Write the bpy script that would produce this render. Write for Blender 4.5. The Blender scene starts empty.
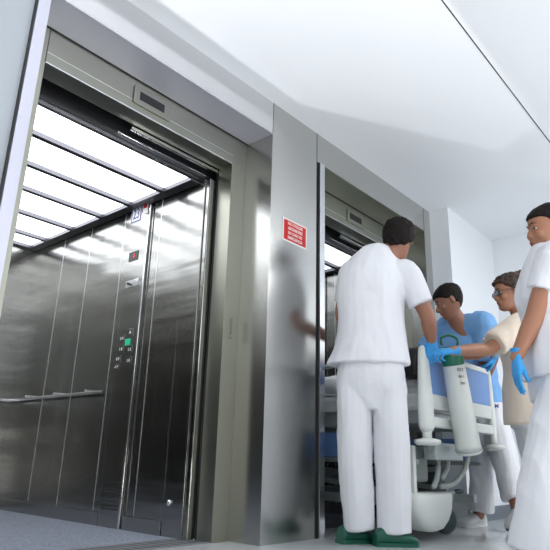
import bpy, bmesh, math, random
from mathutils import Vector, Matrix, noise
random.seed(4)
PI = math.pi
sc = bpy.context.scene
COL = sc.collection
V = Vector

# ---------------------------------------------------------------- camera
YAW, PITCH, ROLL = 0.8506, 0.3085, 0.0282
f = V((math.sin(YAW)*math.cos(PITCH), math.cos(YAW)*math.cos(PITCH), math.sin(PITCH)))
r0 = V((math.cos(YAW), -math.sin(YAW), 0)); u0 = r0.cross(f)
rr = r0*math.cos(ROLL) + u0*math.sin(ROLL); uu = -r0*math.sin(ROLL) + u0*math.cos(ROLL)
cd = bpy.data.cameras.new('camera'); cam = bpy.data.objects.new('camera', cd); COL.objects.link(cam)
m = Matrix((rr, uu, -f)).transposed().to_4x4(); m.translation = V((0, -2.06, 0.4044)); cam.matrix_world = m
cd.sensor_width = 36; cd.lens = 578.46/550*36; cd.clip_start = 0.02
sc.camera = cam

# ---------------------------------------------------------------- world, lights, exposure
w = bpy.data.worlds.new('world'); sc.world = w; w.use_nodes = True
w.node_tree.nodes['Background'].inputs[0].default_value = (0.80, 0.90, 1.0, 1)
w.node_tree.nodes['Background'].inputs[1].default_value = 1.2
sc.view_settings.view_transform = 'Standard'; sc.view_settings.look = 'None'
sc.view_settings.gamma = 1; sc.view_settings.use_curve_mapping = False
sc.view_settings.exposure = 0.26

def area(name, loc, target, sx, sy, power, col=(1, 1, 1)):
    l = bpy.data.lights.new(name, 'AREA'); l.shape = 'RECTANGLE'; l.size = sx; l.size_y = sy; l.energy = power; l.color = col
    o = bpy.data.objects.new(name, l); COL.objects.link(o); o.location = loc
    o.rotation_euler = (V(target)-V(loc)).to_track_quat('-Z', 'Y').to_euler()
    return o
area('window_daylight', (1.6, -4.1, 2.1), (1.9, 0, 1.0), 4.0, 1.2, 25, (1.0, 1.0, 1.0))
area('corridor_fill', (-1.7, -2.0, 1.5), (3.0, -0.9, 1.1), 1.8, 1.4, 12, (1.0, 1.0, 1.0))  # added fill before the closed end wall, no window there
area('far_wall_fill', (4.6, -2.7, 2.46), (4.6, -2.6, 0), 0.6, 0.6, 30, (1.0, 1.0, 1.0))  # added fill brightening the far right wall, no fitting there
area('floor_bounce_fill', (1.6, -2.95, 0.12), (1.6, -2.6, 2.5), 4.5, 0.5, 66, (1.0, 1.0, 1.0))  # added upward fill for the ceiling, in place of floor bounce
UP = V((-0.18, -0.98, 0.90))
l = bpy.data.lights.new('added_uplight_bulb', 'POINT'); l.energy = 150; l.shadow_soft_size = 0.0012; l.color = (0.98, 0.985, 1.0)  # unseen light added to make the bright ceiling patch
o = bpy.data.objects.new('added_uplight_bulb', l); COL.objects.link(o); o.location = UP

# ---------------------------------------------------------------- materials
def mat(name, col, rough=.5, metal=0., bump=None, emit=None, strength=1., var=None, spec=.5, coat=0., aniso=None):
    mt = bpy.data.materials.new(name); mt.use_nodes = True; nt = mt.node_tree; b = nt.nodes['Principled BSDF']
    b.inputs['Base Color'].default_value = (*col, 1); b.inputs['Roughness'].default_value = rough
    b.inputs['Metallic'].default_value = metal; b.inputs['Specular IOR Level'].default_value = spec
    b.inputs['Coat Weight'].default_value = coat
    tc = nt.nodes.new('ShaderNodeTexCoord')
    if emit: b.inputs['Emission Color'].default_value = (*emit, 1); b.inputs['Emission Strength'].default_value = strength
    if bump:
        sc_, st, dist = bump
        mp = nt.nodes.new('ShaderNodeMapping'); mp.inputs['Scale'].default_value = sc_
        n = nt.nodes.new('ShaderNodeTexNoise'); n.inputs['Scale'].default_value = 1; n.inputs['Detail'].default_value = 4
        bp = nt.nodes.new('ShaderNodeBump'); bp.inputs['Strength'].default_value = st; bp.inputs['Distance'].default_value = dist
        nt.links.new(tc.outputs['Object'], mp.inputs[0]); nt.links.new(mp.outputs[0], n.inputs['Vector'])
        nt.links.new(n.outputs[0], bp.inputs['Height']); nt.links.new(bp.outputs[0], b.inputs['Normal'])
    if var:
        sc_, c2, lo, hi = var
        mp = nt.nodes.new('ShaderNodeMapping'); mp.inputs['Scale'].default_value = sc_
        n = nt.nodes.new('ShaderNodeTexNoise'); n.inputs['Scale'].default_value = 1; n.inputs['Detail'].default_value = 6
        cr = nt.nodes.new('ShaderNodeValToRGB'); cr.color_ramp.elements[0].position = lo; cr.color_ramp.elements[1].position = hi
        cr.color_ramp.elements[0].color = (*c2, 1); cr.color_ramp.elements[1].color = (*col, 1)
        nt.links.new(tc.outputs['Object'], mp.inputs[0]); nt.links.new(mp.outputs[0], n.inputs['Vector'])
        nt.links.new(n.outputs[0], cr.inputs[0]); nt.links.new(cr.outputs[0], b.inputs['Base Color'])
    return mt
def brushed(name, col, rough, an, wave):
    mt = mat(name, col, rough, 1); nt = mt.node_tree; b = nt.nodes['Principled BSDF']; b.inputs['Anisotropic'].default_value = an
    tc = nt.nodes.new('ShaderNodeTexCoord'); g = nt.nodes.new('ShaderNodeNewGeometry')
    c1 = nt.nodes.new('ShaderNodeVectorMath'); c1.operation = 'CROSS_PRODUCT'; c1.inputs[0].default_value = (.02, .0, 1)
    c2 = nt.nodes.new('ShaderNodeVectorMath'); c2.operation = 'CROSS_PRODUCT'
    nt.links.new(g.outputs['True Normal'], c1.inputs[1]); nt.links.new(g.outputs['True Normal'], c2.inputs[0]); nt.links.new(c1.outputs[0], c2.inputs[1])
    nt.links.new(c2.outputs[0], b.inputs['Tangent'])
    mp = nt.nodes.new('ShaderNodeMapping'); mp.inputs['Scale'].default_value = wave[0]
    n = nt.nodes.new('ShaderNodeTexNoise'); n.inputs['Scale'].default_value = 1; n.inputs['Detail'].default_value = 2
    bp = nt.nodes.new('ShaderNodeBump'); bp.inputs['Strength'].default_value = wave[1]; bp.inputs['Distance'].default_value = .02
    nt.links.new(tc.outputs['Object'], mp.inputs[0]); nt.links.new(mp.outputs[0], n.inputs['Vector'])
    nt.links.new(n.outputs[0], bp.inputs['Height']); nt.links.new(bp.outputs[0], b.inputs['Normal'])
    return mt
STEEL = brushed('brushed_steel', (.56, .56, .54), .24, .6, ((.9, .9, 3.0), .10))
STEEL_F = brushed('fascia_steel', (.74, .74, .75), .13, .2, ((.5, .5, 3.0), .06))
SOFF = mat('satin_reflect_tint', (.60, .60, .69), .40, .6)  # pale lavender imitates a bright reflection on the soffit
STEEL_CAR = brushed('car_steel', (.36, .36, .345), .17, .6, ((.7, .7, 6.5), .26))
STEEL_TR = mat('transom_steel', (.36, .365, .31), .36, 1)
STEEL_D = mat('dark_steel', (.10, .10, .11), .35, .9)
CHROME = mat('bright_steel', (.82, .83, .85), .16, 1)
SILL = mat('sill_metal', (.30, .31, .33), .5, .6)
SEAM = mat('seam_dark', (.03, .03, .03), .6)
SEAM_L = mat('seam_light', (.75, .76, .76), .3, .9)
WALL = mat('wall_paint', (.80, .83, .86), .6, bump=((60, 60, 60), .05, .002))
WALLG = mat('grey_blue_paint', (.40, .435, .475), .6)
DARKP = mat('dark_unseen_wall', (.10, .095, .09), .5)  # dark tone put on unseen walls to darken the steel's reflections
CEIL = mat('ceiling_paint', (.80, .82, .85), .7)
FLOOR = mat('floor_vinyl', (.60, .63, .64), .14, var=((3, 3, 3), (.54, .57, .58), .35, .65), spec=.6)
CARFL = mat('car_floor', (.36, .39, .47), .5, var=((90, 90, 90), (.16, .18, .23), .35, .65))
BASEB = mat('baseboard_grey', (.18, .20, .23), .5)
LUM = mat('luminous_panel', (.9, .9, .9), .5, emit=(.93, .96, 1), strength=3.0)
LUM2 = mat('dim_luminous_panel', (.8, .8, .8), .5, emit=(.9, .95, 1), strength=1.4)
SLAT = mat('ceiling_slat', (.16, .16, .18), .3, .8)
BLACK = mat('black_plastic', (.012, .012, .014), .35)
RED = mat('sign_red', (.52, .012, .008), .5, spec=.3)
WHITE = mat('sign_white', (.85, .85, .85), .5)
BLUEINK = mat('blue_ink', (.03, .05, .28), .5)
REDL = mat('red_digits', (.6, .02, .02), .5, emit=(1, .08, .08), strength=.6)
GREENL = mat('green_button', (.02, .35, .2), .5, emit=(.02, .7, .4), strength=.25)
GREY = mat('etched_grey', (.10, .11, .10), .6)
SCRUB = mat('white_scrubs', (.78, .79, .83), .85, bump=((14, 14, 6), .25, .02))
SCRUBB = mat('blue_scrubs', (.20, .42, .76), .85, bump=((14, 14, 8), .35, .02))
BEIGE = mat('beige_tunic', (.84, .72, .60), .85, bump=((14, 14, 8), .3, .02))
SKIN = mat('skin', (.33, .15, .095), .5, bump=((60, 60, 60), .08, .003))
SKIN2 = mat('skin_tan', (.37, .17, .10), .5, bump=((60, 60, 60), .08, .003))
GLOVE = mat('blue_nitrile', (.03, .32, .72), .38, bump=((50, 50, 50), .25, .004))
HAIR = mat('dark_hair', (.010, .007, .006), .65, bump=((120, 120, 30), .5, .004), spec=.2)
HAIRB = mat('brown_hair', (.085, .036, .018), .55, bump=((120, 120, 30), .7, .006), var=((40, 40, 14), (.015, .008, .006), .4, .62))
CLOG = mat('green_clog', (.0, .09, .055), .4)
SHOE = mat('white_shoe', (.75, .76, .78), .5)
SOLE = mat('shoe_sole', (.10, .11, .13), .6)
EYEW = mat('eye_white', (.42, .40, .38), .5)
EYED = mat('eye_dark', (.02, .012, .01), .2)
LIP = mat('lips', (.34, .10, .075), .45)
BEDW = mat('bed_white', (.70, .73, .70), .35)
BEDB = mat('bed_blue', (.16, .30, .62), .45)
HOOK = mat('hook_plastic', (.30, .34, .32), .35)
BEDM = mat('bed_metal', (.45, .49, .49), .35, .5)
SHEET = mat('bed_sheet', (.78, .80, .82), .85, bump=((9, 9, 9), .5, .03))
GREEN = mat('valve_green', (.01, .16, .09), .35)
CYL = mat('cylinder_white', (.74, .77, .74), .4)
RUB = mat('rubber', (.03, .05, .06), .5)
GLASS = mat('window_glass', (1, 1, 1), .02); GLASS.node_tree.nodes['Principled BSDF'].inputs['Transmission Weight'].default_value = 1
SPEC = mat('spectacle_lens', (.35, .5, .6), .1)

# ---------------------------------------------------------------- helpers
def tag(o, label=None, cat=None, group=None, kind=None):
    if label: o['label'] = label
    if cat: o['category'] = cat
    if group: o['group'] = group
    if kind: o['kind'] = kind
    return o
def empty(name, loc, label, cat, group=None):
    o = bpy.data.objects.new(name, None); COL.objects.link(o); o.location = loc
    return tag(o, label, cat, group)
def link(name, bm, mt, parent=None, smooth=False, bevel=0., label=None):
    """bm is in world coordinates; parent is an Empty or a part"""
    me = bpy.data.meshes.new(name)
    bmesh.ops.recalc_face_normals(bm, faces=bm.faces)
    bm.to_mesh(me); bm.free(); me.materials.append(mt)
    return place(name, me, parent, smooth, bevel, label)
def worldloc(o):
    v = V((0, 0, 0))
    while o: v = v + o.location; o = o.parent
    return v
def place(name, me, parent=None, smooth=False, bevel=0., label=None):
    o = bpy.data.objects.new(name, me); COL.objects.link(o)
    if parent:
        me.transform(Matrix.Translation(-worldloc(parent))); o.parent = parent
    if smooth:
        for p in me.polygons: p.use_smooth = True
    if bevel:
        md = o.modifiers.new('bevel', 'BEVEL'); md.width = bevel; md.segments = 2; md.limit_method = 'ANGLE'
    if label: o['label'] = label
    return o
def box(bm, x0, x1, y0, y1, z0, z1):
    vs = [bm.verts.new((x, y, z)) for x in (x0, x1) for y in (y0, y1) for z in (z0, z1)]
    for q in ((0, 1, 3, 2), (4, 6, 7, 5), (0, 4, 5, 1), (2, 3, 7, 6), (0, 2, 6, 4), (1, 5, 7, 3)):
        bm.faces.new([vs[i] for i in q])
    return bm
def B(name, x0, x1, y0, y1, z0, z1, mt, parent=None, bevel=0., label=None):
    return link(name, box(bmesh.new(), x0, x1, y0, y1, z0, z1), mt, parent, False, bevel, label)
def poly_prism(bm, pts, z0, z1):
    a = [bm.verts.new((p[0], p[1], z0)) for p in pts]; b = [bm.verts.new((p[0], p[1], z1)) for p in pts]; n = len(pts)
    bm.faces.new(a); bm.faces.new(b)
    for i in range(n): bm.faces.new((a[i], a[(i+1) % n], b[(i+1) % n], b[i]))
def ring(bm, c, ax, ay, n=20, pw=1.0):
    out = []
    for i in range(n):
        t = 2*PI*i/n; cx, sx = math.cos(t), math.sin(t)
        if pw != 1: cx = math.copysign(abs(cx)**pw, cx); sx = math.copysign(abs(sx)**pw, sx)
        out.append(bm.verts.new(c + ax*cx + ay*sx))
    return out
def bridge(bm, rings, cap0=True, cap1=True):
    for a, b in zip(rings, rings[1:]):
        n = len(a)
        for i in range(n): bm.faces.new((a[i], a[(i+1) % n], b[(i+1) % n], b[i]))
    if cap0: bm.faces.new(rings[0])
    if cap1: bm.faces.new(rings[-1])
def cat(pts, k):
    """Catmull-Rom through list of tuples of floats"""
    P = [pts[0]] + list(pts) + [pts[-1]]; out = []
    for i in range(1, len(P)-2):
        for j in range(k):
            t = j/k
            out.append(tuple(.5*((2*b) + (-a+c)*t + (2*a-5*b+4*c-d)*t*t + (-a+3*b-3*c+d)*t**3) for a, b, c, d in zip(P[i-1], P[i], P[i+1], P[i+2])))
    out.append(tuple(pts[-1])); return out
def tube(bm, pts, ref=V((0, 0, 1)), n=14, k=4, dome=False, asp=1.0, pw=1.):
    """pts: (x,y,z,r[,r2]); rings perpendicular to the path"""
    pts = [tuple(p) if len(p) == 5 else (*p, p[3]*asp) for p in pts]
    q = cat(pts, k) if k > 1 and len(pts) > 2 else pts
    C = [V(p[:3]) for p in q]; rings = []
    for i, p in enumerate(q):
        t = (C[min(i+1, len(C)-1)] - C[max(i-1, 0)]).normalized()
        a = t.cross(ref)
        if a.length < .05: a = t.cross(V((.3, 1, .1)))
        a.normalize(); b = t.cross(a).normalized()
        rings.append((C[i], t, a, b, p[3], p[4]))
    R = []
    def add(c, a, b, r1, r2): R.append(ring(bm, c, a*r1, b*r2, n, pw))
    if dome:
        c, t, a, b, r1, r2 = rings[0]
        for s in (.95, .75, .4): add(c - t*min(r1, r2)*s, a, b, r1*math.sqrt(1-s*s), r2*math.sqrt(1-s*s))
    for c, t, a, b, r1, r2 in rings: add(c, a, b, r1, r2)
    if dome:
        c, t, a, b, r1, r2 = rings[-1]
        for s in (.4, .75, .95): add(c + t*min(r1, r2)*s, a, b, r1*math.sqrt(1-s*s), r2*math.sqrt(1-s*s))
    bridge(bm, R)
    return bm
def ell(bm, c, rx, ry, rz, M=None, seg=16):
    g = bmesh.ops.create_uvsphere(bm, u_segments=seg, v_segments=max(6, seg//2), radius=1)
    mm = Matrix.Translation(V(c)) @ (M.to_4x4() if M else Matrix()) @ Matrix.Diagonal((rx, ry, rz, 1))
    bmesh.ops.transform(bm, matrix=mm, verts=g['verts'])
def cyl(bm, p0, p1, r, r1=None, n=20):
    tube(bm, [(*p0, r), (*p1, r if r1 is None else r1)], n=n, k=1)
def bar(bm, p0, p1, wa, wb, ref=V((0, 0, 1))):
    """rectangular bar between two points"""
    p0, p1 = V(p0), V(p1); t = (p1-p0).normalized(); a = t.cross(ref)
    if a.length < .05: a = t.cross(V((0, 1, 0)))
    a.normalize(); b = t.cross(a)
    R = [[bm.verts.new(p + a*wa*s + b*wb*q) for s, q in ((-.5, -.5), (.5, -.5), (.5, .5), (-.5, .5))] for p in (p0, p1)]
    bridge(bm, R)
def fuse(name, bm, mt, parent, voxel=.008, smooth=4, fold=None, label=None):
    """voxel-fuse overlapping shapes into one continuous skin; fold(co, no) -> offset"""
    bmesh.ops.recalc_face_normals(bm, faces=bm.faces)
    me = bpy.data.meshes.new(name); bm.to_mesh(me); bm.free()
    t = bpy.data.objects.new('tmp', me); COL.objects.link(t)
    md = t.modifiers.new('r', 'REMESH'); md.mode = 'VOXEL'; md.voxel_size = voxel; md.use_smooth_shade = True
    if smooth:
        s = t.modifiers.new('s', 'SMOOTH'); s.factor = .5; s.iterations = smooth
    bpy.context.view_layer.update()
    dg = bpy.context.evaluated_depsgraph_get()
    m2 = bpy.data.meshes.new_from_object(t.evaluated_get(dg))
    bpy.data.objects.remove(t); bpy.data.meshes.remove(me)
    if fold:
        offs = [v.normal * fold(v.co, v.normal) for v in m2.vertices]
        for v, q in zip(m2.vertices, offs): v.co += q
    m2.materials.clear(); m2.materials.append(mt); m2.name = name
    return place(name, m2, parent, True, 0, label)
def text(name, s, size, loc, rot, mt, parent, ext=.0006, align='CENTER', squeeze=1.):
    c = bpy.data.curves.new(name, 'FONT'); c.body = s; c.size = size; c.extrude = ext; c.align_x = align; c.align_y = 'CENTER'; c.space_line = .95
    c.offset = size*.004
    t = bpy.data.objects.new('tmp', c); COL.objects.link(t); bpy.context.view_layer.update()
    me = bpy.data.meshes.new_from_object(t.evaluated_get(bpy.context.evaluated_depsgraph_get()))
    bpy.data.objects.remove(t)
    me.transform(Matrix.Translation(loc) @ rot.to_matrix().to_4x4() @ Matrix.Diagonal((squeeze, 1, 1, 1)))
    me.materials.clear(); me.materials.append(mt)
    return place(name, me, parent)
from mathutils import Euler
FACE_Y = Euler((PI/2, 0, 0))                 # readable from -Y
FACE_X = Euler((PI/2, 0, -PI/2))             # readable from -X

# ---------------------------------------------------------------- the setting
HC, H1, H2, D1, D2 = 2.50, 2.288, 2.099, .217, .329
S = lambda o: tag(o, kind='structure')
S(B('floor', -1.9, 8.0, -3.5, .225, -.1, 0, FLOOR))
S(B('ceiling', -1.9, 8.0, -3.5, 3.0, HC, HC+.1, CEIL))
S(B('trim_1', -1.9, 5.6, -1.172, -1.166, HC-.002, HC, SEAM))       # the joint in the ceiling
S(B('wall_left', -1.9, .80, .012, .14, 0, HC, WALLG))
S(B('wall_corner', 4.366, 4.50, -.17, .3, 0, HC, WALL))
S(B('wall_front', 4.50, 5.35, -.17, .3, 0, HC, WALL))
S(B('baseboard_front', 4.366, 5.35, -.182, -.17, 0, .10, BASEB))
S(B('wall_right', 5.35, 5.50, -3.4, .3, 0, HC, WALL))
S(B('baseboard_right', 5.338, 5.35, -3.4, -.17, 0, .10, BASEB))
S(B('wall_end', -2.0, -1.9, -3.5, .14, 0, HC, DARKP)); S(B('wall_far', 5.5, 5.6, -3.5, -3.3, 0, HC, WALL))
S(B('dark_reflection_panel', -1.9, 5.35, -3.4, -3.385, 0, 1.44, DARKP))  # unseen dark panel added for the steel to reflect
bm = bmesh.new()                                                   # opposite wall with a wide window opening
box(bm, -1.9, 5.5, -3.5, -3.4, 0, 1.45); box(bm, -1.9, 5.5, -3.5, -3.4, 2.25, HC)
box(bm, -1.9, -.2, -3.5, -3.4, 1.45, 2.25); box(bm, 3.3, 5.5, -3.5, -3.4, 1.45, 2.25)
S(link('wall_back', bm, WALL))
bm = bmesh.new()
for x in (-.2, .93, 2.1, 3.25): box(bm, x, x+.05, -3.49, -3.42, 1.45, 2.25)
box(bm, -.2, 3.3, -3.49, -3.42, 1.45, 1.50); box(bm, -.2, 3.3, -3.49, -3.42, 2.20, 2.25)
wf = S(link('window_1', bm, WHITE))

# ---------------------------------------------------------------- elevators
def elevator(dx, where, lum, dim):
    e = empty('elevator', (dx+.85, 0, 0), where, 'elevator')
    X0, X1, A0, A1 = dx+.85, dx+2.292, dx+.965, dx+2.174            # portal, door opening
    CX0, CX1, CY0, CY1 = dx+.93, dx+2.13, .45, 2.50                 # car inside
    end = 2.737 if not dim else 4.366
    # pier and fascia cladding
    B('pier_panel', X1, end, -.0, .30, 0, HC, STEEL, e)
    B('fascia_panel', X0-.05 if not dim else 2.737, X1, 0, D1+.12, H1, HC, STEEL if dim else STEEL_F, e)
    B('soffit_panel', X0, X1, .001, D1-.012, H1-.004, H1, STEEL_TR if dim else SOFF, e)  # tone per elevator stands for what its soffit reflects
    # dark joint lines of the cladding
    B('panel_joint', X1-.0015, X1+.0015, -.0012, .0, H1, HC, SEAM, e)
    if not dim: B('panel_joint', end-.003, end+.001, -.0012, 0, 0, HC, SEAM, e)
    # casing on the left of the portal
    cs = B('casing', X0-.05, X0, -.012, .30, 0, H1 if dim else HC-.001, CHROME if dim else SOFF, e, .002)
    B('casing_groove', X0-.056, X0-.0505, -.006, .05, 0, H1 if dim else HC-.001, SEAM, e)
    # transom plane with access panel
    B('transom', A0, A1, D1, D2, H2, H1-.001, STEEL_TR, e)
    B('access_joint', X0, X1, D1-.001, D1, H1-.006, H1-.001, SEAM, e)
    B('access_joint', A0-.002, A0+.002, D1-.001, D1, H2, H1-.006, SEAM, e)
    B('transom_fold', A0+.003, A1, D1-.0012, D1, 2.158, 2.161, SEAM_L, e)
    B('transom_lip', A0, A1, D1-.004, D1, H2, H2+.006, CHROME, e)
    B('architrave', A1, X1, D1, D2, 0, H1-.001, STEEL_TR, e, .001)
    B('architrave', X0, A0, D1, D2, 0, H1-.001, STEEL_TR, e)
    # floor indicator
    d = B('floor_indicator', dx+1.44, dx+1.68, D1-.010, D1, 2.145, 2.246, STEEL_TR, e, .002)
    B('display_window', dx+1.475, dx+1.635, D1-.012, D1-.0095, 2.175, 2.222, BLACK, d)
    # door mechanism above the opening
    B('door_header', A0-.1, A1+.1, .40, .43, 2.035, 2.42, STEEL_D, e)
    B('header_edge', A0-.1, A1, .425, .45, 2.026, 2.040, CHROME, e)
    B('door_track', dx+1.53, A1, .335, .352, 2.075, 2.092, CHROME, e)
    B('door_track', dx+1.48, A1, .386, .399, 2.050, 2.058, CHROME, e)
    # retracted door leaves and car front return
    B('landing_door', A1+.001, A1+.035, D2+.001, .346, 0, 2.12, SEAM, e)
    B('front_return', CX1-.004, CX1+.05, .350, .56, 0, 2.03, STEEL_CAR, e, .006)
    B('return_edge', CX1-.012, CX1-.0045, .385, .40, 0, 2.03, STEEL_CAR, e, .002)
    b2 = bmesh.new(); tube(b2, [(CX1-.004, .50, .17, .016), (CX1-.016, .50, .17, .014)], n=16, k=1)
    link('door_bumper', b2, CHROME, e, True)
    B('shaft_lining', A1+.036, A1+.10, D2, .60, 0, 2.3, STEEL_D, e)
    B('shaft_lining', A0-.10, A0-.001, D2, .45, 0, 2.3, STEEL_D, e)
    B('shaft_lining', A0-.1, A1+.1, .40, .62, 2.42, 2.44, STEEL_D, e)
    # sill
    B('door_sill', A0, A1, D1+.01, .44, -.004, .003, SILL, e)
    bs = bmesh.new()
    for y in (.27, .31, .36, .40): box(bs, A0, A1, y, y+.008, .003, .004)
    link('sill_groove', bs, SEAM, e)
    # car walls, floor
    B('car_floor', CX0, CX1, .44, CY1, -.02, .004, CARFL, e)
    B('car_side_wall', CX1, CX1+.04, .50, CY1, 0, 2.20, STEEL_CAR, e)
    B('car_side_wall', CX0-.04, CX0, .45, CY1, 0, 2.20, STEEL_CAR, e)
    B('car_back_wall', CX0, CX1, CY1, CY1+.04, 0, 2.20, STEEL_CAR, e)
    B('car_roof', CX0-.1, CX1+.1, .43, CY1+.1, 2.20, 2.25, SEAM, e)
    js = bmesh.new()
    for y in (2.02, 1.64, 1.215, .81): box(js, CX1-.0015, CX1, y-.0025, y+.0025, .085, 2.02)
    link('wall_joint', js, SEAM_L, e)
    js = bmesh.new()
    for x in (.4, .8): box(js, CX0+x-.002, CX0+x+.002, CY1-.0015, CY1, .085, 2.02)
    link('wall_joint', js, SEAM_L, e)
    B('kick_plate', CX1-.010, CX1, .56, .905, 0, .078, STEEL_CAR, e, .002)
    B('kick_plate', CX1-.010, CX1, 1.145, CY1-.01, 0, .078, STEEL_CAR, e, .002)
    B('kick_plate', CX0, CX1-.01, CY1-.010, CY1, 0, .078, STEEL_CAR, e, .002)
    # control column
    c = B('control_column', CX1-.016, CX1, .925, 1.135, .004, 2.03, STEEL_CAR, e, .003)
    B('column_strip', CX1-.022, CX1-.0165, .908, .922, .004, 2.03, CHROME, c, .002)
    XS = CX1-.0165
    fl = B('door_label', XS-.001, XS, 1.012, 1.125, 1.915, 2.035, WHITE, c)
    bf = bmesh.new()
    for a in ((1.015, 1.122, 2.024, 2.032), (1.015, 1.122, 1.918, 1.926), (1.015, 1.023, 1.926, 2.024), (1.114, 1.122, 1.926, 2.024)): box(bf, XS-.002, XS-.001, *a)
    link('label_border', bf, BLUEINK, fl)
    text('label_digits', '23', .105, (XS-.0015, 1.068, 1.975), FACE_X, BLUEINK, fl, squeeze=.72)
    B('danger_label', XS-.001, XS, .945, 1.000, 1.955, 2.030, WHITE, c)
    B('danger_label', XS-.002, XS-.001, .952, .993, 1.996, 2.024, RED, c)
    di = B('car_display', XS-.003, XS, 1.00, 1.10, 1.635, 1.70, BLACK, c)
    text('display_digits', '0', .04, (XS-.0045, 1.04, 1.667), FACE_X, REDL, di)
    B('key_plate', XS-.004, XS, .965, 1.10, 1.45, 1.50, CHROME, c)
    kb = bmesh.new(); tube(kb, [(XS-.004, 1.06, 1.475, .009), (XS-.02, 1.06, 1.475, .009)], n=12, k=1)
    link('key_switch', kb, STEEL_D, c)
    for i, (yy, zz, ss) in enumerate(((1.08, 1.115, '2 A'), (1.08, 1.045, '1 B'), (1.10, .985, '0 S'), (1.11, .935, '-1 P'), (.995, 1.145, 'A'), (.985, 1.035, '3 2'), (.985, .965, '1 0'))):
        q = B('button_plate', XS-.003, XS, yy-.03, yy+.03, zz-.024, zz+.024, STEEL_CAR, c, .001)
        text('button_mark', ss, .026, (XS-.0035, yy, zz), FACE_X, WHITE, q)
    B('green_button', XS-.006, XS, .988, 1.038, 1.065, 1.105, GREENL, c, .001, label='green lit button')
    bg = bmesh.new()
    for i in range(8): box(bg, XS-.0012, XS, .945, 1.115, .10+i*.021, .108+i*.021)
    link('vent_slot', bg, SEAM, c)
    # bars on back and side wall standing in for a reflected light streak
    hb = bmesh.new(); bar(hb, (CX0+.08, CY1-.05, .78), (CX1-.04, CY1-.05, .78), .012, .02)
    bar(hb, (CX1-.045, CY1-.05, .78), (CX1-.045, 1.20, .78), .012, .02)
    for p in ((CX0+.3, CY1), (CX1-.25, CY1)): bar(hb, (p[0], CY1-.05, .80), (p[0], CY1, .80), .015, .015)
    for y in (2.2, 1.8, 1.4): bar(hb, (CX1-.045, y, .80), (CX1, y, .80), .015, .015)
    link('streak_bar', hb, CHROME, e, bevel=.002)
    # luminous ceiling
    cf = bmesh.new()
    box(cf, CX1-.075, CX1-.005, .45, CY1-.005, 2.02, 2.06); box(cf, CX0, CX0+.06, .45, CY1, 2.02, 2.06)
    box(cf, CX0+.06, CX1-.075, CY1-.05, CY1-.005, 2.02, 2.06)
    fr = link('ceiling_frame', cf, SLAT, e)
    for y in (.73, 1.08, 1.42, 1.81, 2.20):
        bb = bmesh.new(); box(bb, CX0+.06, CX1-.075, y-.018, y-.004, 2.02, 2.05); box(bb, CX0+.06, CX1-.075, y+.004, y+.018, 2.02, 2.05)
        link('ceiling_slat', bb, SLAT, e)
    ys = [.452, .71, .75, 1.06, 1.10, 1.40, 1.44, 1.79, 1.83, 2.18, 2.22, CY1-.05]
    for i in range(0, 12, 2): B('light_panel', CX0+.06, CX1-.075, ys[i], ys[i+1], 2.045, 2.055, lum, e)
    # etched plate on the right architrave
    ep = B('plate', A1+.035, A1+.075, D1-.0015, D1, 1.02, 1.17, STEEL_TR, e)
    text('etched_mark', 'PLANTA 0', .026, (A1+.055, D1-.0022, 1.095), Euler((PI/2, PI/2, 0)), GREY, ep)
    return e
elevator(0., 'open bright elevator nearest the camera, its whole lit ceiling in view', LUM, False)
elevator(1.96, 'further elevator on the right that the hospital bed is rolled into', LUM2, True)

# warning sign on the steel pier
sg = empty('warning_sign', (2.516, -.001, 1.705), 'red sign with four lines of white capitals on steel pier', 'sign')
B('sign_border', 2.403, 2.630, -.003, -.0005, 1.634, 1.778, WHITE, sg)
B('sign_plate', 2.412, 2.621, -.0045, -.003, 1.643, 1.769, RED, sg)
for i, s in enumerate(('NO UTILIZAR', 'ASCENSORES', 'EN CASO DE', 'EMERGENCIA')):
    text('sign_text', s, .027, (2.5165, -.0052, 1.750-.0295*i), FACE_Y, WHITE, sg, squeeze=.86)

# unseen uplight added so its beam makes the bright area of the ceiling
lp = empty('added_uplight', (UP.x, UP.y, 0), 'added unseen uplight with shade cut to cast the ceiling light patch', 'lamp')
bm = bmesh.new(); cyl(bm, (UP.x, UP.y, 0), (UP.x, UP.y, .02), .14); link('base', bm, STEEL_D, lp)
bm = bmesh.new(); cyl(bm, (UP.x, UP.y, .02), (UP.x, UP.y, .80), .014); link('pole', bm, STEEL_D, lp)
K = 0.11/(HC-UP.z)
pts = [(-1.8, -.12), (2.41, -.115), (3.72, -.86), (3.50, -1.19), (1.6, -1.19), (1.0, -3.0), (-1.8, -3.0)]  # shade opening shaped to give the ceiling patch its edges
inner = [V((UP.x+(x-UP.x)*K, UP.y+(y-UP.y)*K)) for x, y in pts]
outer = [V((UP.x+(x-UP.x)*K*1.16, UP.y+(y-UP.y)*K*1.16+(.03 if y > -1 else -.02))) for x, y in pts]
bm = bmesh.new(); n = len(pts); zt = UP.z+.11
def vl(P, z): return [bm.verts.new((p.x, p.y, z)) for p in P]
a, b, c, d = vl(inner, zt), vl(outer, zt), vl(outer, .80), vl(inner, .815)
e_ = vl(inner, zt-.004)
for i in range(n):
    j = (i+1) % n
    bm.faces.new((a[i], a[j], b[j], b[i])); bm.faces.new((b[i], b[j], c[j], c[i]))
bm.faces.new(c); link('shade', bm, BLACK, lp)
for v in (a, b): pass
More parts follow.
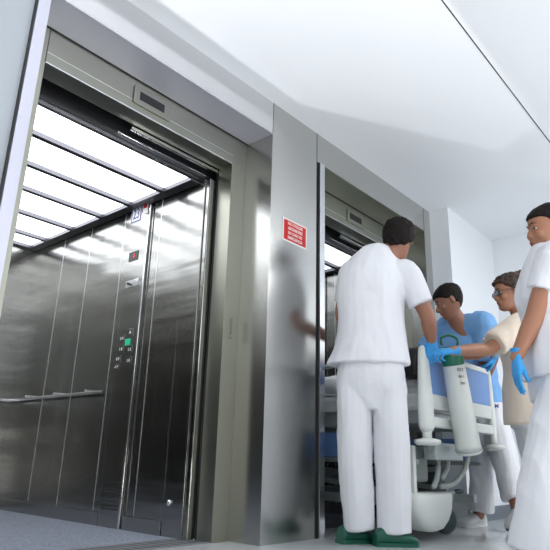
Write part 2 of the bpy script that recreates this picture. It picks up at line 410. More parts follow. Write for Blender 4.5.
#PEOPLE_AND_BED
# ---------------------------------------------------------------- people
UPV = V((0, 0, 1))
def frame_from(F, U=UPV):
    F = F.normalized(); X = F.cross(U).normalized(); Z = X.cross(F).normalized()
    return Matrix((X, F, Z)).transposed()                          # columns: right, forward, up
HEADT = [(-.120, .070, .030, .018), (-.108, .086, -.005, .036), (-.088, .091, -.030, .049), (-.062, .088, -.055, .058), (-.03, .086, -.080, .066),
         (0., .083, -.094, .071), (.03, .092, -.101, .0745), (.06, .086, -.100, .074), (.085, .066, -.088, .064), (.105, .036, -.062, .044), (.117, .004, -.030, .018)]
def head_local(bm, M, grow=0., clamp=None, zmin=-1, zmax=1, n=28):
    T = cat(HEADT, 3); R = []
    for z, fr, bk, hw in T:
        if z < zmin or z > zmax: continue
        fr, bk, hw = fr+grow, bk-grow, hw+grow; yc = (fr+bk)/2
        zz = z*(1+grow*7) if z > 0 else z
        rg = []
        for i in range(n):
            a = 2*PI*i/n; x = hw*math.copysign(abs(math.sin(a))**.9, math.sin(a)); y = yc+(fr-bk)/2*math.cos(a)
            if clamp:
                lim = clamp(z)
                if y > lim: y = lim; x *= .93
            rg.append(bm.verts.new(M @ V((x, y, zz))))
        R.append(rg)
    bridge(bm, R)
def head(bm, M, R3, nose=1.):
    """M: head matrix (4x4)"""
    head_local(bm, M)
    def T(pts, **k): tube(bm, [(*(M @ V(p[:3])), *p[3:]) for p in pts], ref=R3 @ V((0, 1, 0)), **k)
    T([(0, .080, .012, .007), (0, .092, -.010, .009), (0, .104*nose+.002, -.032, .013), (0, .094, -.044, .010)], n=10, dome=True)
    for s in (-1, 1):
        ell(bm, M @ V((s*.013, .090, -.040)), .009, .011, .008, R3, 8)
        ell(bm, M @ V((s*.030, .080, .018)), .020, .010, .008, R3, 10)
        ell(bm, M @ V((s*.040, .062, -.030)), .020, .022, .020, R3, 10)
        e = R3 @ Euler((0, 0, -s*.35)).to_matrix()
        ell(bm, M @ V((s*.076, -.012, -.008)), .008, .019, .032, e, 12)
    ell(bm, M @ V((0, .086, -.060)), .022, .012, .0065, R3, 10)
    ell(bm, M @ V((0, .083, -.073)), .019, .012, .008, R3, 10)
    ell(bm, M @ V((0, .078, -.100)), .020, .014, .014, R3, 10)
def face_parts(M, R3, parent, brow=HAIR):
    for s in (-1, 1):
        bm = bmesh.new(); ell(bm, M @ V((s*.031, .0750, .0)), .0120, .0100, .0055, R3, 12)
        eb = link('eye', bm, EYEW, parent, True)
        bm = bmesh.new(); ell(bm, M @ V((s*.032, .0790, .0)), .0085, .0065, .0058, R3, 10); link('iris', bm, EYED, eb, True)
        bm = bmesh.new(); tube(bm, [(*(M @ V((s*.014, .093, .020))), .0018), (*(M @ V((s*.032, .0905, .026))), .0024), (*(M @ V((s*.050, .074, .021))), .0016)], n=8, k=3, dome=True)
        link('eyebrow', bm, brow, parent, True)
    bm = bmesh.new(); ell(bm, M @ V((0, .0885, -.0635)), .020, .0115, .0055, R3, 10); ell(bm, M @ V((0, .0860, -.0720)), .017, .0105, .0055, R3, 10)
    link('lips', bm, LIP, parent, True)
def hair_mesh(M, R3, parent, mt, hairline, grow=.010, extra=None, amp=.004):
    bm = bmesh.new(); head_local(bm, M, grow, hairline, zmin=-.075)
    if extra: extra(bm)
    return fuse('hair', bm, mt, parent, .006, 2, lambda c, nrm: amp*noise.noise(c*55)+amp*.6*noise.noise(c*120))
def glove(parent, W, D, N, side, curl=(.3, .5, .4), cuff=.06, spread=.05, name='glove', scale=1., thumb=(.62, .70, -.35), fan=(0, 0, 0, 0)):
    """W wrist, D direction of hand, N back-of-hand normal, side +1: thumb on D x N side"""
    D = V(D).normalized(); N = V(N); N = (N-D*N.dot(D)).normalized(); X = D.cross(N)*side
    W = V(W); bm = bmesh.new()
    P = lambda x, y, z: W + X*(x*scale) + D*(y*scale) + N*(z*scale)
    q = [(P(0, -cuff, 0), .036, .031), (P(0, -.02, 0), .031, .025), (P(0, .015, 0), .032, .020), (P(0, .05, 0), .040, .017), (P(-.002, .085, -.002), .042, .014), (P(-.002, .098, -.004), .036, .010)]
    bridge(bm, [ring(bm, c, X*(a*scale), N*(b*scale), 18) for c, a, b in q])
    for i, (x, L, r) in enumerate(((.031, .072, .0095), (.0105, .081, .0098), (-.0105, .076, .0094), (-.031, .060, .0084))):
        p = [(x*.8, .07, -.002)]; ang = fan[i]; y, z = .088 if i < 3 else .082, -.004; p.append((x, y, z)); a = 0.
        xx = x
        for seg, c in zip((.44, .32, .24), curl):
            a += c*(1+.08*i); y += math.cos(a)*L*seg; z -= math.sin(a)*L*seg; xx += (x*spread*3+ang)*seg; p.append((xx, y, z))
        tube(bm, [(*P(*t), r*scale*(1-.07*k)) for k, t in enumerate(p)], ref=X, n=10, k=3, dome=True)
    tx, ty, tz = thumb
    p0 = V((.018, .020, -.006)); d = V((tx, ty, tz)).normalized()
    p1 = p0+d*.040; d2 = (d+V((-.25, .35, -.25))).normalized(); p2 = p1+d2*.032; p3 = p2+(d2+V((-.3, .1, -.3))).normalized()*.024
    tube(bm, [(*P(*p0), .015*scale), (*P(*p1), .0125*scale), (*P(*p2), .0105*scale), (*P(*p3), .009*scale)], ref=N, n=10, k=3, dome=True)
    return fuse(name, bm, GLOVE, parent, .0035, 3, lambda c, nrm: .0008*noise.noise(c*90))
def folds(amp, fx=9, fz=2.5, seed=0., drape=None):
    o = V((seed, seed*1.7, seed*.3))
    def fn(c, nrm):
        p = V((c.x*fx, c.y*fx, c.z*fz))+o
        n = noise.noise(p)+.45*noise.noise(p*2.1)
        q = 1-abs(noise.noise(V((c.x*7, c.y*7, c.z*5))+o*2))*2.6          # ridges
        k = amp*(n+.55*max(0, q)+.10*noise.noise(p*4))
        return k
    return fn
def limb(bm, pts, n=16, k=4, ref=V((.3, .2, 1)), dome=True, asp=1.): tube(bm, pts, ref=ref, n=n, k=k, dome=dome, asp=asp)
def stack(bm, rows, n=26, pw=.9, k=3):
    """rows: (x,y,z,half width, half depth, side vector angle)"""
    R = []
    for x, y, z, a, b, th in cat(rows, k):
        R.append(ring(bm, V((x, y, z)), V((math.cos(th), math.sin(th), 0))*a, V((-math.sin(th), math.cos(th), 0))*b, n, pw))
    bridge(bm, R)
def shoe(parent, heel, toe, mt, name='shoe', lift=0., h=.075, w=.048, sole=None, ank=True):
    heel, toe = V(heel), V(toe); d = (toe-heel); L = d.length; d.normalize(); x = d.cross(UPV).normalized(); u = x.cross(d)
    bm = bmesh.new(); R = []
    T = [(0.0, .030, .030, .042), (.10, .036, .045, .0), (.28, .036, .050, 0), (.5, .042, .040, 0), (.72, .050, .031, 0), (.90, .044, .024, 0), (1., .020, .014, 0)]
    for t, hw, hh, _ in cat(T, 3):
        hw *= w/.048; hh *= h/.10
        R.append(ring(bm, heel + d*(L*t) + u*(hh+.006), x*hw, u*hh, 20, .75))
    bridge(bm, R)
    s = fuse(name, bm, mt, parent, .005, 3)
    bm = bmesh.new(); a = []; b = []
    for t, hw, hh, _ in cat(T, 2):
        hw *= w/.048*1.03
        for sgn, lst in ((1, a), (-1, b)): lst.append(heel+d*(L*t)+x*(hw*sgn))
    P = a+b[::-1]; lo = [bm.verts.new(p) for p in P]; hi = [bm.verts.new(p+u*.020) for p in P]
    bm.faces.new(lo); bm.faces.new(hi)
    for i in range(len(P)): bm.faces.new((lo[i], lo[(i+1) % len(P)], hi[(i+1) % len(P)], hi[i]))
    link('sole', bm, sole or SOLE, s)
    return s

# ---- man in white seen from behind -------------------------------------------------
p = empty('person', (2.83, -.36, 0), 'person in white scrubs and green clogs standing with back turned, hand on bed post', 'person')
th = -1.035                                                        # side vector (image right) = (.51,-.86)
sx, sy = math.cos(th), math.sin(th); Fv = V((.86, .51, 0))
c0 = V((2.812, -.333, 0))
def at(s, fwd, z, o=c0): return (o.x+sx*s+Fv.x*fwd, o.y+sy*s+Fv.y*fwd, z)
body = bmesh.new()
Hc = V((2.918, -.476, 1.672)); hf = V((.86, .46, -.36)); R3 = frame_from(hf)
R3 = Matrix.Rotation(.06, 3, hf) @ R3
M = Matrix.Translation(Hc) @ R3.to_4x4(); head(body, M, R3)
limb(body, [(*at(.045, .03, 1.48), .075), (2.884, -.435, 1.57, .058), (2.902, -.458, 1.64, .055)])
stack(body, [(*at(0, 0, .80), .15, .11, th), (*at(0, 0, .95), .165, .12, th), (*at(0, 0, 1.2), .15, .11, th), (*at(.01, .01, 1.42), .17, .11, th), (*at(.03, .015, 1.52), .11, .08, th)])
shR, elR, wrR = V(at(.185, 0, 1.425)), V((2.976, -.608, 1.205)), V((3.050, -.590, 1.075))
shR = V((2.918, -.518, 1.470))
limb(body, [(*shR, .058), (*(shR.lerp(elR, .5)), .051), (*elR, .043), (*(elR.lerp(wrR, .4)), .043), (*wrR, .029)])
shL, elL, wrL = V((2.772, -.235, 1.462)), V((2.752, -.178, 1.235)), V((3.02, -.06, 1.12))
limb(body, [(*shL, .058), (*(shL.lerp(elL, .5)), .051), (*elL, .043), (*(elL.lerp(wrL, .4)), .042), (*wrL, .029)])
for s in (-1, 1): limb(body, [(*at(s*.10, 0, .86), .085), (*at(s*.10, 0, .46), .058), (*at(s*.10, 0, .09), .042)])
fuse('body', body, SKIN, p, .006, 3)
# tunic
t = bmesh.new()
stack(t, [(*at(-.022, 0, .925), .230, .150, th), (*at(-.020, 0, .94), .227, .148, th), (*at(-.004, 0, 1.05), .200, .140, th), (*at(0, 0, 1.18), .185, .132, th), (*at(0, 0, 1.30), .193, .135, th), (*at(.005, .0, 1.42), .196, .128, th),
          (*at(.012, .005, 1.50), .178, .112, th), (*at(.035, .01, 1.575), .135, .094, th), (*at(.055, .012, 1.628), .082, .074, th)], k=4)
hemR = shR.lerp(elR, .74)+V((0, 0, .0))
limb(t, [(*V(at(.06, 0, 1.49)), .070), (*V(at(.13, 0, 1.475)), .073), (*shR, .074), (*(shR.lerp(elR, .4)), .071), (*hemR, .071)], dome=False)
hemL = shL.lerp(elL, .75)
limb(t, [(*V(at(-.06, 0, 1.49)), .070), (*V(at(-.11, 0, 1.475)), .073), (*shL, .074), (*(shL.lerp(elL, .4)), .070), (*hemL, .068)], dome=False)
tu = fuse('tunic', t, SCRUB, p, .0065, 2, folds(.010, seed=2.))
# trousers
t = bmesh.new()
stack(t, [(*at(0, 0, .68), .150, .070, th), (*at(0, 0, .78), .184, .110, th), (*at(0, 0, .87), .19, .125, th), (*at(0, 0, .96), .175, .12, th)])
for s, xa, xb in ((-1, -.098, -.082), (1, .098, .098)):
    limb(t, [(*at(s*.098, 0, .88), .094), (*at(xa, 0, .70), .094), (*at(xa, 0, .46), .088), (*at((xa+xb)/2, 0, .25), .084), (*at(xb, 0, .070 if s < 0 else .060), .088 if s > 0 else .078)], dome=False, k=5)
fuse('trousers', t, SCRUB, p, .0065, 2, folds(.011, 7, 1.8, seed=5.))
for s, hl, te in ((-1, (2.690, -.190, .0), (2.875, -.260, 0)), (1, (2.760, -.358, .0), (2.945, -.503, 0))):
    cg = shoe(p, hl, te, CLOG, 'clog', h=.088, w=.055, sole=CLOG)
glove(p, wrR, (.02, .03, -1), (-.86, -.50, 0), 1, curl=(.50, .75, .5), cuff=.035, thumb=(.70, .62, -.3))
glove(p, wrL, (.95, .2, -.15), (0, .1, 1), -1, curl=(.4, .6, .5), cuff=.05)
hair_mesh(M, R3, p, HAIR, lambda z: -.045 if z < -.035 else (-.012 if z < .01 else (.02 + (z-.01)*1.6 if z < .05 else 1)), .020, amp=.008)
face_parts(M, R3, p)

# ---- woman in white at the right edge ---------------------------------------------
p = empty('person', (2.93, -1.22, 0), 'person with dark pulled-back hair in white scrubs at the right edge, looking toward the bed', 'person')
Fw = V((-.60, .80, 0)).normalized(); th2 = math.atan2(-Fw.x, Fw.y)  # side vector
th2 = math.atan2(.60, .80)
Fw = V((-math.sin(th2), math.cos(th2), 0)); sv = V((math.cos(th2), math.sin(th2), 0))
c0 = V((2.925, -1.285, 0))
def at2(s, fwd, z, o=c0): return (o.x+sv.x*s+Fw.x*fwd, o.y+sv.y*s+Fw.y*fwd, z)
Hc = V((2.938, -1.314, 1.550)); hf = V((-.60, .80, -.08)); R3 = frame_from(hf)
R3 = Matrix.Rotation(-.12, 3, hf) @ R3
M = Matrix.Translation(Hc) @ R3.to_4x4() @ Matrix.Diagonal((1.06, 1.06, 1.06, 1))
body = bmesh.new(); head(body, M, R3, .92)
limb(body, [(*at2(0, -.01, 1.32), .06), (*at2(0, -.005, 1.40), .048), (2.945, -1.335, 1.50, .047)])
stack(body, [(*at2(0, 0, .76), .14, .11, th2), (*at2(0, 0, .9), .15, .115, th2), (*at2(0, 0, 1.1), .125, .10, th2), (*at2(0, 0, 1.28), .155, .10, th2), (*at2(0, 0, 1.37), .10, .07, th2)])
# the arm nearer the camera (on its left side, towards -side)
shA = V((2.806, -1.352, 1.360)); elA = V((2.776, -1.252, 1.08)); wrA = V((2.744, -1.155, .885))
limb(body, [(*shA, .054), (*(shA.lerp(elA, .5)), .052), (*elA, .047), (*(elA.lerp(wrA, .35)), .043), (*wrA, .029)])
shB = V(at2(.17, 0, 1.315)); elB = V(at2(.22, -.03, 1.06)); wrB = V(at2(.21, .0, .86))
limb(body, [(*shB, .048), (*elB, .038), (*wrB, .026)])
limb(body, [(*at2(-.08, 0, .80), .085), (*at2(-.09, .12, .45), .055), (*at2(-.09, .215, .08), .038)])
limb(body, [(*at2(.08, 0, .80), .085), (*at2(.08, -.03, .45), .055), (*at2(.08, -.12, .08), .038)])
fuse('body', body, SKIN2, p, .006, 3)
t = bmesh.new()
stack(t, [(*at2(0, .0, .80), .215, .155, th2), (*at2(0, 0, .815), .213, .153, th2), (*at2(0, 0, .95), .195, .142, th2), (*at2(0, 0, 1.08), .172, .132, th2), (*at2(0, .01, 1.20), .180, .140, th2), (*at2(0, 0, 1.33), .182, .118, th2), (*at2(-.01, 0, 1.40), .13, .09, th2), (*at2(-.015, 0, 1.445), .07, .068, th2)], k=4)
limb(t, [(*at2(-.06, 0, 1.36), .066), (*shA, .074), (*(shA.lerp(elA, .4)), .073), (*(shA.lerp(elA, .60)), .074)], dome=False)
limb(t, [(*at2(.06, 0, 1.32), .062), (*shB, .070), (*(shB.lerp(elB, .4)), .070), (*(shB.lerp(elB, .64)), .072)], dome=False)
fuse('tunic', t, SCRUB, p, .0065, 2, folds(.010, seed=9.))
t = bmesh.new()
stack(t, [(*at2(0, 0, .70), .185, .125, th2), (*at2(0, 0, .78), .18, .13, th2), (*at2(0, 0, .86), .165, .12, th2)])
limb(t, [(*at2(-.09, 0, .80), .105), (*at2(-.09, .12, .45), .105), (*at2(-.09, .215, .06), .122)], dome=False)
limb(t, [(*at2(.09, 0, .80), .105), (*at2(.09, -.03, .45), .092), (*at2(.09, -.12, .06), .095)], dome=False)
fuse('trousers', t, SCRUB, p, .0065, 2, folds(.011, 7, 1.8, seed=13.))
shoe(p, at2(-.09, .13, 0), at2(-.09, .375, 0), SHOE, sole=BLUEINK); shoe(p, at2(.09, -.20, 0), at2(.10, .04, 0), SHOE)
glove(p, wrA, (-.04, .10, -1), (-.66, .75, .05), -1, curl=(.15, .2, .2), cuff=.04, spread=.01, thumb=(.30, .95, -.35))
glove(p, wrB, (-.05, .1, -.98), sv, -1, curl=(.3, .35, .3), cuff=.04)
def ponytail(bm): ell(bm, M @ V((0, -.135, .01)), .035, .035, .04, R3, 12)
hair_mesh(M, R3, p, HAIR, lambda z: -.06 if z < -.035 else (-.035+.3*(z+.035) if z < .012 else (.0 + (z-.012)*1.3 if z < .046 else 1)), .009, ponytail, .002)
face_parts(M, R3, p)

# ---- woman in the beige tunic ------------------------------------------------------
p = empty('person', (3.60, -.86, 0), 'person in beige tunic and glasses with hair in a bun, reaching across oxygen cylinder', 'person')
Hc = V((3.560, -.885, 1.432)); hf = V((-.62, .76, -.12)); R3 = frame_from(hf)
M = Matrix.Translation(Hc) @ R3.to_4x4() @ Matrix.Diagonal((.94, .94, .94, 1))
th3 = .72; Fw = V((-math.sin(th3), math.cos(th3), 0)); sv = V((math.cos(th3), math.sin(th3), 0))
c0 = V((3.622, -.908, 0))
def at3(s, fwd, z, o=c0): return (o.x+sv.x*s+Fw.x*fwd, o.y+sv.y*s+Fw.y*fwd, z)
body = bmesh.new(); head(body, M, R3, .94)
limb(body, [(*at3(0, -.02, 1.20), .058), (*at3(0, -.005, 1.27), .047), (3.568, -.905, 1.36, .046)])
stack(body, [(*at3(0, -.0, .74), .14, .11, th3), (*at3(0, -.0, .86), .15, .115, th3), (*at3(0, 0, 1.02), .12, .10, th3), (*at3(0, -.0, 1.18), .15, .10, th3), (*at3(0, -.0, 1.25), .09, .07, th3)])
shA = V((3.500, -.945, 1.215)); elA = V((3.325, -.812, 1.050)); wrA = V((3.025, -.722, 1.000))
limb(body, [(*shA, .047), (*(shA.lerp(elA, .5)), .043), (*elA, .037), (*(elA.lerp(wrA, .35)), .037), (*wrA, .026)])
shB = V(at3(.155, .03, 1.19)); elB = V((3.62, -.62, 1.08)); wrB = V((3.48, -.46, 1.09))
limb(body, [(*shB, .045), (*elB, .036), (*wrB, .026)])
an1, an2 = V((3.66, -.935, .09)), V((3.80, -.86, .09))
limb(body, [(*at3(-.07, 0, .78), .08), (3.645, -.93, .42, .052), (*an1, .034)])
limb(body, [(*at3(.08, 0, .78), .08), (3.74, -.87, .42, .052), (*an2, .036)])
fuse('body', body, SKIN2, p, .006, 3)
t = bmesh.new()
stack(t, [(*at3(0, .0, .64), .185, .140, th3), (*at3(0, 0, .655), .185, .139, th3), (*at3(0, 0, .82), .178, .130, th3), (*at3(0, 0, .98), .15, .115, th3), (*at3(0, .015, 1.08), .16, .122, th3), (*at3(0, 0, 1.18), .165, .112, th3), (*at3(0, -.0, 1.235), .11, .085, th3), (*at3(0, -.005, 1.275), .066, .064, th3)], k=4)
limb(t, [(*at3(-.05, 0, 1.18), .060), (*shA, .072), (*(shA.lerp(elA, .5)), .074), (*(shA.lerp(elA, .80)), .074)], dome=False)
limb(t, [(*at3(.05, 0, 1.18), .060), (*shB, .066), (*(shB.lerp(elB, .62)), .068)], dome=False)
fuse('tunic', t, BEIGE, p, .007, 4, folds(.007, seed=17.))
t = bmesh.new()
stack(t, [(*at3(0, 0, .62), .145, .10, th3), (*at3(0, 0, .70), .145, .10, th3), (*at3(0, 0, .78), .13, .09, th3)])
limb(t, [(*at3(-.07, 0, .70), .088), (3.645, -.93, .44, .072), (3.66, -.935, .10, .068)], dome=False)
limb(t, [(*at3(.08, 0, .70), .085), (3.74, -.87, .44, .074), (3.80, -.86, .12, .068)], dome=False)
fuse('trousers', t, SCRUB, p, .007, 4, folds(.011, 8, 2.5, seed=21.))
shoe(p, (3.73, -.99, 0), (3.57, -.82, 0), SHOE, h=.07, w=.042, sole=SOLE)
shoe(p, (3.88, -.92, 0), (3.72, -.76, 0), SHOE, h=.07, w=.042)
glove(p, wrA, (-.80, .42, -.12), (-.2, -.4, .9), 1, curl=(.7, .9, .7), cuff=.04, scale=.9)
glove(p, wrB, (-.7, .35, -.2), (0, 0, 1), -1, curl=(.4, .6, .5), cuff=.035, scale=.95)
def bun(bm):
    random.seed(8)
    for i in range(13):
        a, b_ = random.uniform(0, 2*PI), random.uniform(-1, 1)
        q = V((.036*math.cos(a), -.112+.036*math.sin(a), .075+.042*b_)); q2 = q+V((random.uniform(-.03, .03), random.uniform(-.03, .02), random.uniform(.0, .05)))
        tube(bm, [(*(M @ q), .016), (*(M @ q.lerp(q2, .5)), .018), (*(M @ q2), .006)], n=8, k=2, dome=True)
hair_mesh(M, R3, p, HAIRB, lambda z: -.045 if z < -.035 else (-.012+.3*(z+.035) if z < .012 else (.010 + (z-.012)*1.4 if z < .06 else 1)), .018, bun, .008)
face_parts(M, R3, p, HAIRB)
bm = bmesh.new()
for s in (-1, 1):
    k = 16; pr = [M @ V((s*.032+.024*math.cos(2*PI*i/k), .099, -.002+.016*math.sin(2*PI*i/k))) for i in range(k+1)]
    tube(bm, [(*q, .0018) for q in pr], n=6, k=1); tube(bm, [(*(M @ V((s*.056, .098, .004))), .002), (*(M @ V((s*.078, .06, .004))), .002), (*(M @ V((s*.082, -.01, -.0))), .002)], n=6, k=1)
tube(bm, [(*(M @ V((-.009, .100, .002))), .0018), (*(M @ V((.009, .100, .002))), .0018)], n=6, k=1)
gl = link('glasses', bm, STEEL_D, p, True)
for s in (-1, 1):
    bm = bmesh.new(); ell(bm, M @ V((s*.032, .099, -.002)), .023, .0012, .015, R3, 14); link('lens', bm, SPEC, gl, True)
    bm = bmesh.new(); ell(bm, M @ V((s*.084, -.008, -.040)), .006, .006, .007, R3, 10); link('earring', bm, WHITE, p, True)

# ---- man in blue behind the bed ----------------------------------------------------
p = empty('person', (4.19, -.36, 0), 'person in blue scrubs leaning over the hospital bed from its far side', 'person')
Hc = V((3.833, -.365, 1.520)); hf = V((-.50, .84, -.42)); R3 = frame_from(hf)
M = Matrix.Translation(Hc) @ R3.to_4x4() @ Matrix.Diagonal((1.02, 1.02, 1.02, 1))
body = bmesh.new(); head(body, M, R3)
limb(body, [(3.96, -.40, 1.31, .080), (3.90, -.385, 1.39, .064), (3.845, -.36, 1.46, .060)])
shA, shB = V((3.955, -.545, 1.350)), V((4.06, -.20, 1.37))
limb(body, [(4.20, -.36, .82, .13), (4.19, -.36, .95, .135), (4.11, -.36, 1.14, .125), (4.00, -.37, 1.29, .11)])
elA, wrA = V((3.96, -.58, 1.10)), V((3.985, -.60, 1.10))
elA = V((4.055, -.50, 1.02)); wrA = V((3.985, -.60, 1.115))
limb(body, [(*shA, .052), (*(shA.lerp(elA, .5)), .048), (*elA, .040), (*wrA, .029)])
elB, wrB = V((3.98, -.02, 1.16)), V((3.80, .10, 1.08))
limb(body, [(*shB, .052), (*elB, .042), (*wrB, .029)])
limb(body, [(4.21, -.44, .80, .085), (4.16, -.54, .45, .052), (4.07, -.625, .13, .036)])
limb(body, [(4.20, -.30, .80, .085), (4.215, -.34, .45, .050), (4.235, -.30, .08, .040)])
fuse('body', body, SKIN, p, .006, 3)
t = bmesh.new()
limb(t, [(4.20, -.36, .80, .18), (4.20, -.36, .86, .18), (4.18, -.35, .97, .178), (4.10, -.33, 1.12, .178), (4.02, -.37, 1.26, .165), (3.97, -.385, 1.34, .11)], dome=True, n=22, ref=V((1, .3, 0)), asp=.9)
ell(t, (4.05, -.50, 1.35), .13, .11, .12); ell(t, (4.15, -.44, 1.02), .13, .10, .20)
tube(t, [(*shA, .085), (*V((3.99, -.36, 1.35)), .10), (*shB, .085)], dome=True, k=3, n=18)
limb(t, [(*shA, .080), (*(shA.lerp(elA, .5)), .078), (*(shA.lerp(elA, .72)), .078)], dome=False)
limb(t, [(*shB, .080), (*(shB.lerp(elB, .5)), .075), (*(shB.lerp(elB, .72)), .075)], dome=False)
fuse('tunic', t, SCRUBB, p, .0075, 4, folds(.010, seed=31.))
t = bmesh.new()
limb(t, [(4.20, -.36, .68, .145), (4.20, -.36, .78, .155), (4.20, -.36, .86, .14)], n=22, asp=.9)
limb(t, [(4.20, -.31, .78, .105), (4.215, -.35, .45, .082), (4.235, -.315, .10, .086)], dome=False)
limb(t, [(4.21, -.45, .80, .100), (4.16, -.54, .45, .082), (4.10, -.60, .20, .070)], dome=False)
fuse('trousers', t, SCRUB, p, .0065, 2, folds(.013, 8, 4, seed=35.))
shoe(p, (4.33, -.29, 0), (4.07, -.25, 0), SHOE, h=.095, w=.052, sole=SHOE); shoe(p, (4.125, -.655, .12), (3.97, -.60, .012), SHOE, h=.07, w=.045, sole=SOLE)
nm = V((-.87, -.5, .05)).normalized(); xr = UPV.cross(nm).normalized()
text('pocket_print', 'CAM', .035, (4.115, -.510, .80), Matrix((xr, nm.cross(xr), nm)).transposed().to_euler(), BLUEINK, p, ext=.004)
glove(p, wrA, (.0, .45, -.8), (.3, -.8, .3), 1, curl=(.6, .8, .6), cuff=.05)
glove(p, wrB, (-.6, .35, -.6), (0, .3, 1), -1, curl=(.3, .4, .4), cuff=.05)
hair_mesh(M, R3, p, HAIR, lambda z: -.05 if z < -.035 else (-.018 if z < .008 else (.022 + (z-.01)*1.6 if z < .05 else 1)), .009, amp=.003)
face_parts(M, R3, p)

# ---------------------------------------------------------------- hospital bed
X0, X1, Y0, Y1 = 3.06, 4.02, -.54, 1.62
bed = empty('hospital_bed', (3.54, .5, 0), 'white and blue hospital bed being pushed into the further elevator', 'bed')
BZ = .60
# end board with its two posts
for x, s in ((X0, 1), (X1, -1)):
    bm = bmesh.new(); w_ = .036 if s > 0 else .022
    tube(bm, [(x, Y0, .60, w_*1.5, w_), (x, Y0, .72, w_*1.6, w_), (x, Y0, .85, w_*1.25, w_*.9), (x, Y0, .98, w_*.9, w_*.8), (x, Y0, 1.03, w_*.75, w_*.7)], ref=V((0, 1, 0)), n=18, k=3, dome=True, pw=.8)
    ps = fuse('board_post', bm, BEDW, bed, .006, 2)
    bm = bmesh.new(); cyl(bm, (x, Y0, .53), (x, Y0, .61), .026); link('post_neck', bm, BEDW, ps, True)
    bm = bmesh.new(); tube(bm, [(x, Y0, .500, .055), (x, Y0, .512, .073), (x, Y0, .530, .070), (x, Y0, .538, .03)], n=24, k=1); link('bumper_disc', bm, BEDW, ps, True)
bm = bmesh.new(); box(bm, X0+.03, X1-.02, Y0-.012, Y0+.012, .70, .785); box(bm, X0+.03, X1-.02, Y0-.014, Y0+.014, 1.00, 1.035); link('board_frame', bm, BEDW, bed, bevel=.006)
B('board_panel', X0+.03, X1-.02, Y0-.006, Y0+.006, .785, 1.00, BEDB, bed, label='blue inset panel')
bm = bmesh.new(); box(bm, X0+.05, X1-.03, Y0-.02, Y0+.03, .60, .66); link('end_bar', bm, BEDW, bed, bevel=.01)
# frame, deck, side panels
bm = bmesh.new()
for x in (X0+.02, X1-.05): box(bm, x, x+.03, Y0+.03, Y1, .62, .67); box(bm, x, x+.03, Y0+.08, Y1, .40, .425)
for y in (Y0+.05, .3, .9, Y1-.03): box(bm, X0+.05, X1-.05, y, y+.03, .62, .66)
link('frame', bm, BEDM, bed, bevel=.004)
B('mattress_deck', X0+.05, X1-.05, Y0+.06, Y1, .66, .69, BEDM, bed)
B('mattress', X0+.05, X1-.05, Y0+.06, Y1-.02, .69, .80, SHEET, bed, .03)
bm = bmesh.new(); 
for y0_, y1_ in ((-.35, .42), (.50, 1.45)): box(bm, X0+.03, X0+.04, y0_, y1_, .43, .575)
link('side_cover', bm, BEDB, bed, bevel=.01, label='blue side cover')
bm = bmesh.new(); box(bm, X1-.04, X1-.03, -.35, 1.45, .43, .575); link('side_cover', bm, BEDB, bed, bevel=.01, label='blue side cover')
# side rails
for x in (X0+.012, X1-.005):
    bm = bmesh.new()
    tube(bm, [(x, -.30, .70, .012), (x, -.32, .84, .012), (x, -.22, .97, .012), (x, .25, .985, .012), (x, .75, .97, .012), (x, .84, .84, .012), (x, .82, .70, .012)], n=10, k=5)
    for z in (.70, .80): bar(bm, (x, -.31, z), (x, .82, z), .016, .022)
    for y in (-.05, .25, .55): cyl(bm, (x, y, .66), (x, y, .80), .009, n=10)
    link('side_rail', bm, BEDM, bed, True)
# scissor lift and base
bm = bmesh.new()
for x in (X0+.10, X1-.13):
    bar(bm, (x, -.25, .24), (x, 1.25, .40), .03, .03); bar(bm, (x+.04, 1.25, .22), (x+.04, -.25, .38), .03, .03)
link('lift_arm', bm, BEDM, bed, bevel=.004)
bm = bmesh.new()
for x in (X0+.06, X1-.10): box(bm, x, x+.05, Y0+.12, 1.45, .17, .22)
for y in (-.28, 1.38): box(bm, X0+.06, X1-.05, y, y+.05, .17, .22)
link('base_frame', bm, BEDM, bed, bevel=.005)
bm = bmesh.new(); R = []
for z, hw, hd in ((.045, .05, .05), (.058, .12, .07), (.10, .18, .085), (.14, .215, .09), (.19, .235, .092), (.238, .24, .092), (.250, .225, .08)):
    R.append(ring(bm, V((3.25, -.41, z)), V((hw, 0, 0)), V((0, hd, 0)), 28, .55))
bridge(bm, R); link('base_cover', bm, BEDW, bed, True)
B('lift_column', 3.04, 3.075, -.46, -.42, .24, .50, BEDW, bed, .006)
B('lift_column', 3.10, 3.30, -.30, -.22, .24, .42, BEDM, bed, .01)
B('actuator', 3.17, 3.245, -.36, -.30, .245, .40, RUB, bed, .01)
bm = bmesh.new(); tube(bm, [(3.42, -.42, .235, .009), (3.62, -.42, .24, .009)], n=10, k=1)
pd = link('brake_bar', bm, BEDM, bed, True)
bm = bmesh.new(); ell(bm, (3.68, -.425, .245), .055, .03, .014); link('pedal', bm, RUB, pd, True)
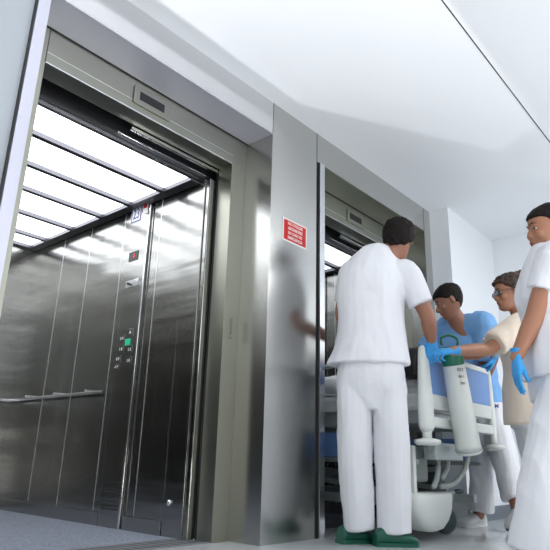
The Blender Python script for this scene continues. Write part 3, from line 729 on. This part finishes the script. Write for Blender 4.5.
for x, y, h_ in ((3.60, -.36, 1), (3.90, .12, 0), (3.14, 1.35, 0), (3.90, 1.35, 0)):
    bm = bmesh.new(); a = V((.85, -.5, 0)).normalized()
    c_ = V((x, y, .080)); s_ = V((.45, .89, 0)).normalized()
    R = [ring(bm, c_+s_*t, s_.cross(UPV)*r_, UPV*r_, 26) for t, r_ in ((-.024, .060), (-.020, .074), (-.009, .080), (.009, .080), (.020, .074), (.024, .060))]
    bridge(bm, R); wh = link('caster', bm, RUB, bed, True)
    bm = bmesh.new(); R = [ring(bm, c_+s_*t, s_.cross(UPV)*r_, UPV*r_, 20) for t, r_ in ((-.028, .015), (-.027, .022), (-.021, .028), (.021, .028), (.027, .022), (.028, .015))]; bridge(bm, R); link('hub', bm, RUB, wh, True)
    bm = bmesh.new(); box(bm, x-.03, x+.03, y-.04, y+.04, .150, .172); link('fork', bm, BEDM, wh, bevel=.004)
# curved hose hooks below the board
for pth in (((3.66, .56), (3.69, .48), (3.61, .375), (3.45, .297), (3.28, .283)), ((3.14, .54), (3.17, .49), (3.26, .43), (3.24, .34), (3.19, .285)), ((3.30, .52), (3.38, .46), (3.37, .38), (3.30, .33))):
    bm = bmesh.new(); tube(bm, [(x, -.50, z, .015) for x, z in pth], n=12, k=5, dome=True)
    link('bag_hook', bm, HOOK, bed, True)
B('collection_box', 3.02, 3.34, -.40, -.36, .30, .50, HOOK, bed, .02)
B('crank_box', 3.16, 3.52, Y0-.0, Y0+.08, .425, .52, BEDM, bed, .01)

bed.location += V((-.015, .005, 0))

# pillow and folded sheets on the bed
bm = bmesh.new(); R = []
ell(bm, (3.37, .22, .875), .28, .26, .085); 
o = fuse('pillow', bm, SHEET, None, .012, 3, folds(.010, 8, 8, 41.)); tag(o, 'white pillow lying on the hospital bed', 'pillow')
bm = bmesh.new()
for i, (z, a, b_) in enumerate(((.815, .27, .20), (.840, .25, .19), (.865, .255, .18))): box(bm, 3.42-a, 3.42+a, -.24-b_, -.24+b_, z-.013, z+.012)
o = fuse('folded_sheet', bm, SHEET, None, .008, 3, folds(.010, 9, 9, 45.)); tag(o, 'folded white sheet lying at the near end of the bed', 'sheet')

# oxygen cylinder standing in a holder against the end board
cy = empty('oxygen_cylinder', (3.30, -.63, .49), 'white oxygen cylinder with green valve guard hanging on the end board', 'oxygen cylinder')
P0, P1 = V((3.362, -.634, .465)), V((3.225, -.628, 1.01)); ax = (P1-P0).normalized()
def cp(t, r_): q = P0.lerp(P1, t); return (q.x, q.y, q.z, r_)
bm = bmesh.new(); tube(bm, [cp(0, .062), cp(.02, .074), cp(.05, .073), cp(.10, .071), cp(.82, .064), cp(.90, .060), cp(.96, .050), cp(1., .035)], n=28, k=3)
ob = link('cylinder_body', bm, CYL, cy, True)
bm = bmesh.new(); tube(bm, [cp(.90, .056), cp(.93, .064), cp(1.07, .062), cp(1.10, .054)], n=24, k=2); link('valve_guard', bm, GREEN, cy, True)
bm = bmesh.new(); q = P0.lerp(P1, 1.13)
tube(bm, [(q.x+a*.66, q.y-a*.75, q.z+b_, .008) for a, b_ in ((-.045, -.01), (-.05, .03), (0, .05), (.045, .03), (.045, -.01))], n=10, k=5); link('carry_handle', bm, GREEN, cy, True)
bm = bmesh.new(); tube(bm, [cp(.03, .076), cp(.055, .0765)], n=28, k=1); link('holder_ring', bm, BEDM, cy, True)
nrm = V((-.85, -.52, 0)).normalized()
rot = Matrix((UPV.cross(nrm).normalized(), UPV, nrm)).transposed().to_euler()
for i, (t, s) in enumerate(((.84, 'O2'), (.77, '50 L'), (.70, '200'))):
    q = P0.lerp(P1, t) + nrm*.069 + UPV.cross(nrm)*.022
    text('stencil', s, .026 if i == 0 else .018, tuple(q), rot, GREY, ob, ext=.002)
# black bag standing behind the white man's hand
bm = bmesh.new(); R = [ring(bm, V((3.16, -.42, z)), V((a, 0, 0)), V((0, .07, 0)), 22, .6) for z, a in ((.885, .08), (.90, .09), (.98, .088), (1.04, .075), (1.06, .05))]
bridge(bm, R)
o = link('bag', bm, BLACK, None, True); tag(o, 'black bag lying on the bed just behind the end board post', 'bag')
